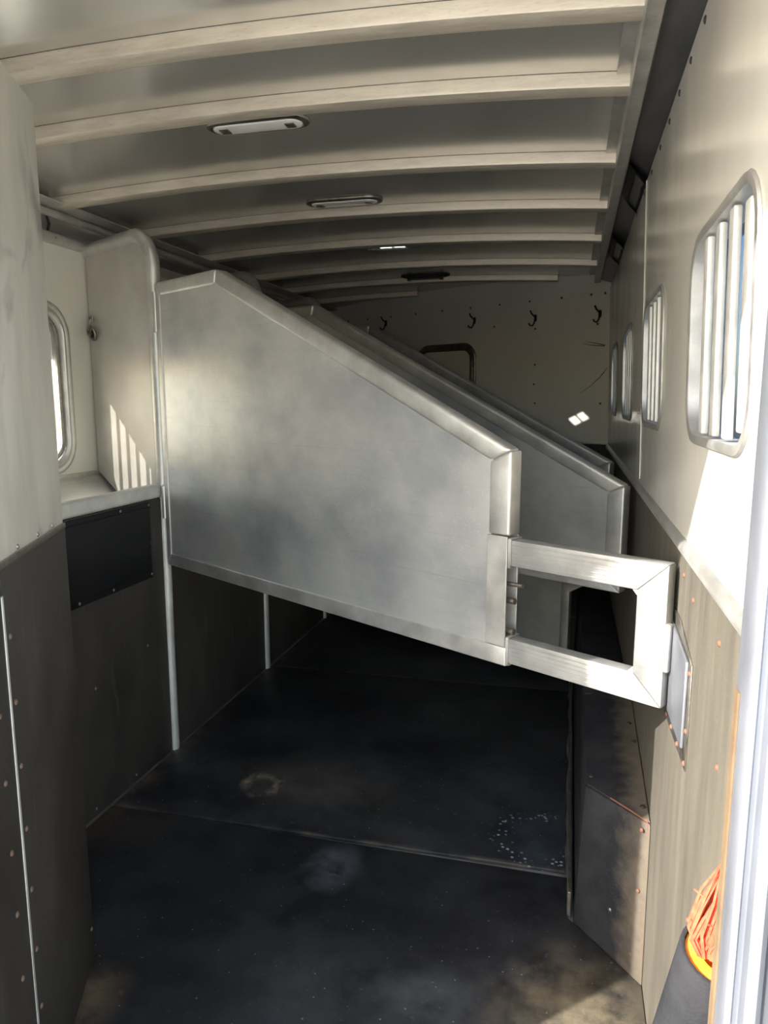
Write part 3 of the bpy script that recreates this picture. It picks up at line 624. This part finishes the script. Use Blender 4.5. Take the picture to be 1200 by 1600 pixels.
# ------------------------------------------------------------------ ceiling lights
def stadium(cx, cy, L, W, n=12):
    r = W/2; p = []
    for k, s in ((0, 1), (1, -1)):
        for i in range(n+1):
            a = -PI/2+PI*i/n + (0 if s > 0 else PI); p.append((cx+s*(L/2-r)+r*math.cos(a), cy+r*math.sin(a)))
    return p
def oval_ring(cx, cy, L, W, prof, zf):
    bm = bmesh.new(); loops = []
    for ins, h in prof: loops.append([bm.verts.new((a, b, zf(a)-h)) for a, b in stadium(cx, cy, L-2*ins, W-2*ins)])
    k = len(prof); m = len(loops[0])
    for j in range(k):
        A, B = loops[j], loops[(j+1)%k]
        for i in range(m): bm.faces.new((A[i], A[(i+1)%m], B[(i+1)%m], B[i]))
    return bm
LIGHTS = [(-1.03, 2.305, 'oval ceiling light nearest the door, half behind a roof bow', 'chrome', 'lens'),
          (-1.035, 3.245, 'second oval ceiling light from the door, whole rim in view', 'steel', 'lens'),
          (-1.056, 4.23, 'oval roof light with two clear panes, third from the door', 'chrome', 'lens'),
          (-1.06, 5.235, 'dark oval ceiling vent nearest the white front wall', 'black', 'alu_dark')]
for i, (x, y, lb, bz, ln_) in enumerate(LIGHTS):
    z0 = roof_z(x)
    r = empty('ceiling_light', (x, y, z0)); tag(r, lb, 'ceiling light', 'oval fixtures along the roof')
    zf = lambda a: roof_z(a)-0.0008
    obj('bezel', oval_ring(x, y, 0.36, 0.125, [(0,0),(0.002,0.006),(0.010,0.010),(0.022,0.010),(0.026,0.004),(0.026,0)], zf), bz, r)
    if i == 2:      # frame of the two panes
        for k, (a, b) in enumerate(SK_X):
            obj('clear_pane', box(a-0.003, b+0.003, SK_Y[0]-0.003, SK_Y[1]+0.003, z0+0.010, z0+0.012), 'clear', r)
        obj('reflector', box(-1.20, -1.132, y-0.03, y+0.03, z0-0.006, z0-0.001, 0.002), 'lens', r)
        obj('reflector', box(-0.98, -0.91, y-0.03, y+0.03, z0-0.006, z0-0.001, 0.002), 'lens', r)
    elif i == 3:
        obj('vent_tray', prism(stadium(x, y, 0.30, 0.07), z0-0.006, z0-0.001, lambda a, b, h: (a, b, h)), 'alu_dark', r, smooth=False)
        for xx in (x-0.12, x+0.12): obj('vent_bracket', box(xx-0.012, xx+0.012, y-0.012, y+0.012, z0-0.035, z0-0.006, 0.003), 'black', r)
        obj('vent_bar', box(x-0.13, x+0.13, y-0.006, y+0.006, z0-0.030, z0-0.022, 0.002), 'black', r)
    else:
        obj('lens', prism(stadium(x, y, 0.31, 0.075), -0.014, -0.001, lambda a, b, h: (a, b, roof_z(a)+h), 0.006, 3), 'lens', r)
        for xx in (x-0.115, x+0.115): obj('bulb_holder', box(xx-0.016, xx+0.016, y-0.018, y+0.018, z0-0.018, z0-0.014, 0.002), 'steel', r)

# black-framed lamps bridging the raceway
for (y, ln2, lb) in ((2.92, 0.40, 'nearer black-framed marker lamp on the dark roof edge at right'), (4.02, 0.44, 'farther black-framed marker lamp on the dark roof edge at right')):
    r = empty('marker_lamp', (0.19, y, 2.345)); tag(r, lb, 'lamp', 'marker lamps on the right roof edge')
    def fz(a, b, h, y=y): return (0.194+a*0.88+h*0.35, b+a*1.6, 2.342-a*0.46-h*0.7)
    obj('bezel', ring(0.0, y, 0.080, ln2, 0.030, [(0,-0.012),(0.0,0.010),(0.003,0.020),(0.012,0.022),(0.018,0.014),(0.020,-0.002),(0.020,-0.012)], fz, 7), 'black', r)
    obj('lens', prism(rrect(0.0, y, 0.042, ln2-0.038, 0.012, 6), -0.010, 0.0, fz), 'lamp_lens', r, smooth=False)
    obj('hood', prism([(0.012,y-0.13),(0.039,y-0.10),(0.040,y+0.20),(0.034,y+0.27),(0.022,y+0.12)], 0.004, 0.018, fz, 0.003, 2), 'black', r)
    obj('wire', tube([fz(0.03,y-0.17,0.0), fz(0.038,y-0.24,0.002), fz(0.030,y-0.28,-0.01)], 0.004, 6), 'black', r)

# ------------------------------------------------------------------ coat hooks on the front wall
HK = [(-1.60,2.245,'coat hook on the white front wall, left-most of the four'), (-0.763,2.195,'coat hook above the small access door, second from left'),
      (-0.282,2.172,'coat hook third from left on the white front wall'), (0.163,2.162,'coat hook nearest the right wall on the white front wall')]
for x, z, lb in HK:
    c = on_bulk(x, z); a0 = (x-XR)/DX
    r = empty('coat_hook', c); tag(r, lb, 'hook', 'hooks on the front wall')
    g = lambda da, dz, out: fb(a0+da, z+dz, -out)
    obj('base_plate', prism(rrect(a0, z+0.005, 0.022, 0.05, 0.010, 4), 0.0005, 0.005, fbn, 0.001, 1), 'iron', r)
    obj('upper_prong', tube([g(0,0.01,0.004), g(-0.004,0.02,0.02), g(-0.014,0.035,0.035), g(-0.022,0.058,0.042)], 0.0055, 8), 'iron', r)
    obj('lower_prong', tube([g(0,0.01,0.004), g(0.004,-0.01,0.018), g(0.006,-0.035,0.028), g(0.0,-0.052,0.040), g(-0.014,-0.050,0.052), g(-0.022,-0.034,0.056)], 0.0055, 8), 'iron', r)

# ------------------------------------------------------------------ small loose things
cb = tube([(XL-0.02, 2.70, 2.385), (XL+0.0, 2.735, 2.392), (XL+0.008, 2.775, 2.375), (XL+0.006, 2.79, 2.345), (XL-0.005, 2.79, 2.318)], 0.006, 8)
tag(obj('cable', cb, 'black'), 'short loop of black cable above the left wall rail', 'cable')
# rubber sleeve with yellow lining and rope beside the right door frame
ax = Vector((0.09, -0.27, 0.92)).normalized(); c0 = Vector((0.212, 0.90, 0.875))
def sleeve(r0, r1, l0, l1, mat, nm, par):
    u = ax.cross(Vector((0,1,0))).normalized(); w = ax.cross(u); bm = bmesh.new(); L = []
    for r, l in ((r0, l0), (r0, l1), (r1, l1), (r1, l0)):
        L.append([bm.verts.new(c0+ax*l+(u*math.cos(2*PI*k/24)+w*math.sin(2*PI*k/24))*r) for k in range(24)])
    for j in range(4):
        A, B = L[j], L[(j+1)%4]
        for k in range(24): bm.faces.new((A[k], A[(k+1)%24], B[(k+1)%24], B[k]))
    return obj(nm, bev(bm, 0.0015, 2, 60), mat, par)
sl = empty('rubber_sleeve', c0 - ax*0.45); tag(sl, 'black rubber sleeve with a yellow lining hanging beside the right door frame', 'sleeve')
sleeve(0.048, 0.042, -0.46, 0.0, 'rubber_well', 'outer_tube', sl)
sleeve(0.0415, 0.020, -0.34, -0.006, 'gold', 'lining', sl)
rb0 = Vector((0.196, 0.895, 0.875))
rp = empty('rope', rb0); tag(rp, 'frayed orange rope tuft coming out of the rubber sleeve', 'rope')
for k in range(70):
    a = random.uniform(0, 2*PI); rad = random.uniform(0.0, 0.011)
    p0 = rb0 + Vector((rad*math.cos(a), rad*math.sin(a)*0.8, 0))
    top_h = random.uniform(0.05, 0.135); sw = math.cos(a)*0.013; sy = math.sin(a)*0.010
    p = [p0, p0+Vector((sw, sy, top_h*0.3)), p0+Vector((sw*0.9+0.010, sy, top_h*0.65)), p0+Vector((sw*0.35+0.020+random.uniform(-0.006,0.006), random.uniform(-0.008,0.008), top_h))]
    if k % 12 == 0: p[3] = p[2]+Vector((-0.016, random.uniform(-0.006,0.006), 0.008))
    obj('strand', tube(p, 0.0036, 5, r_end=0.0012), 'rope', rp)
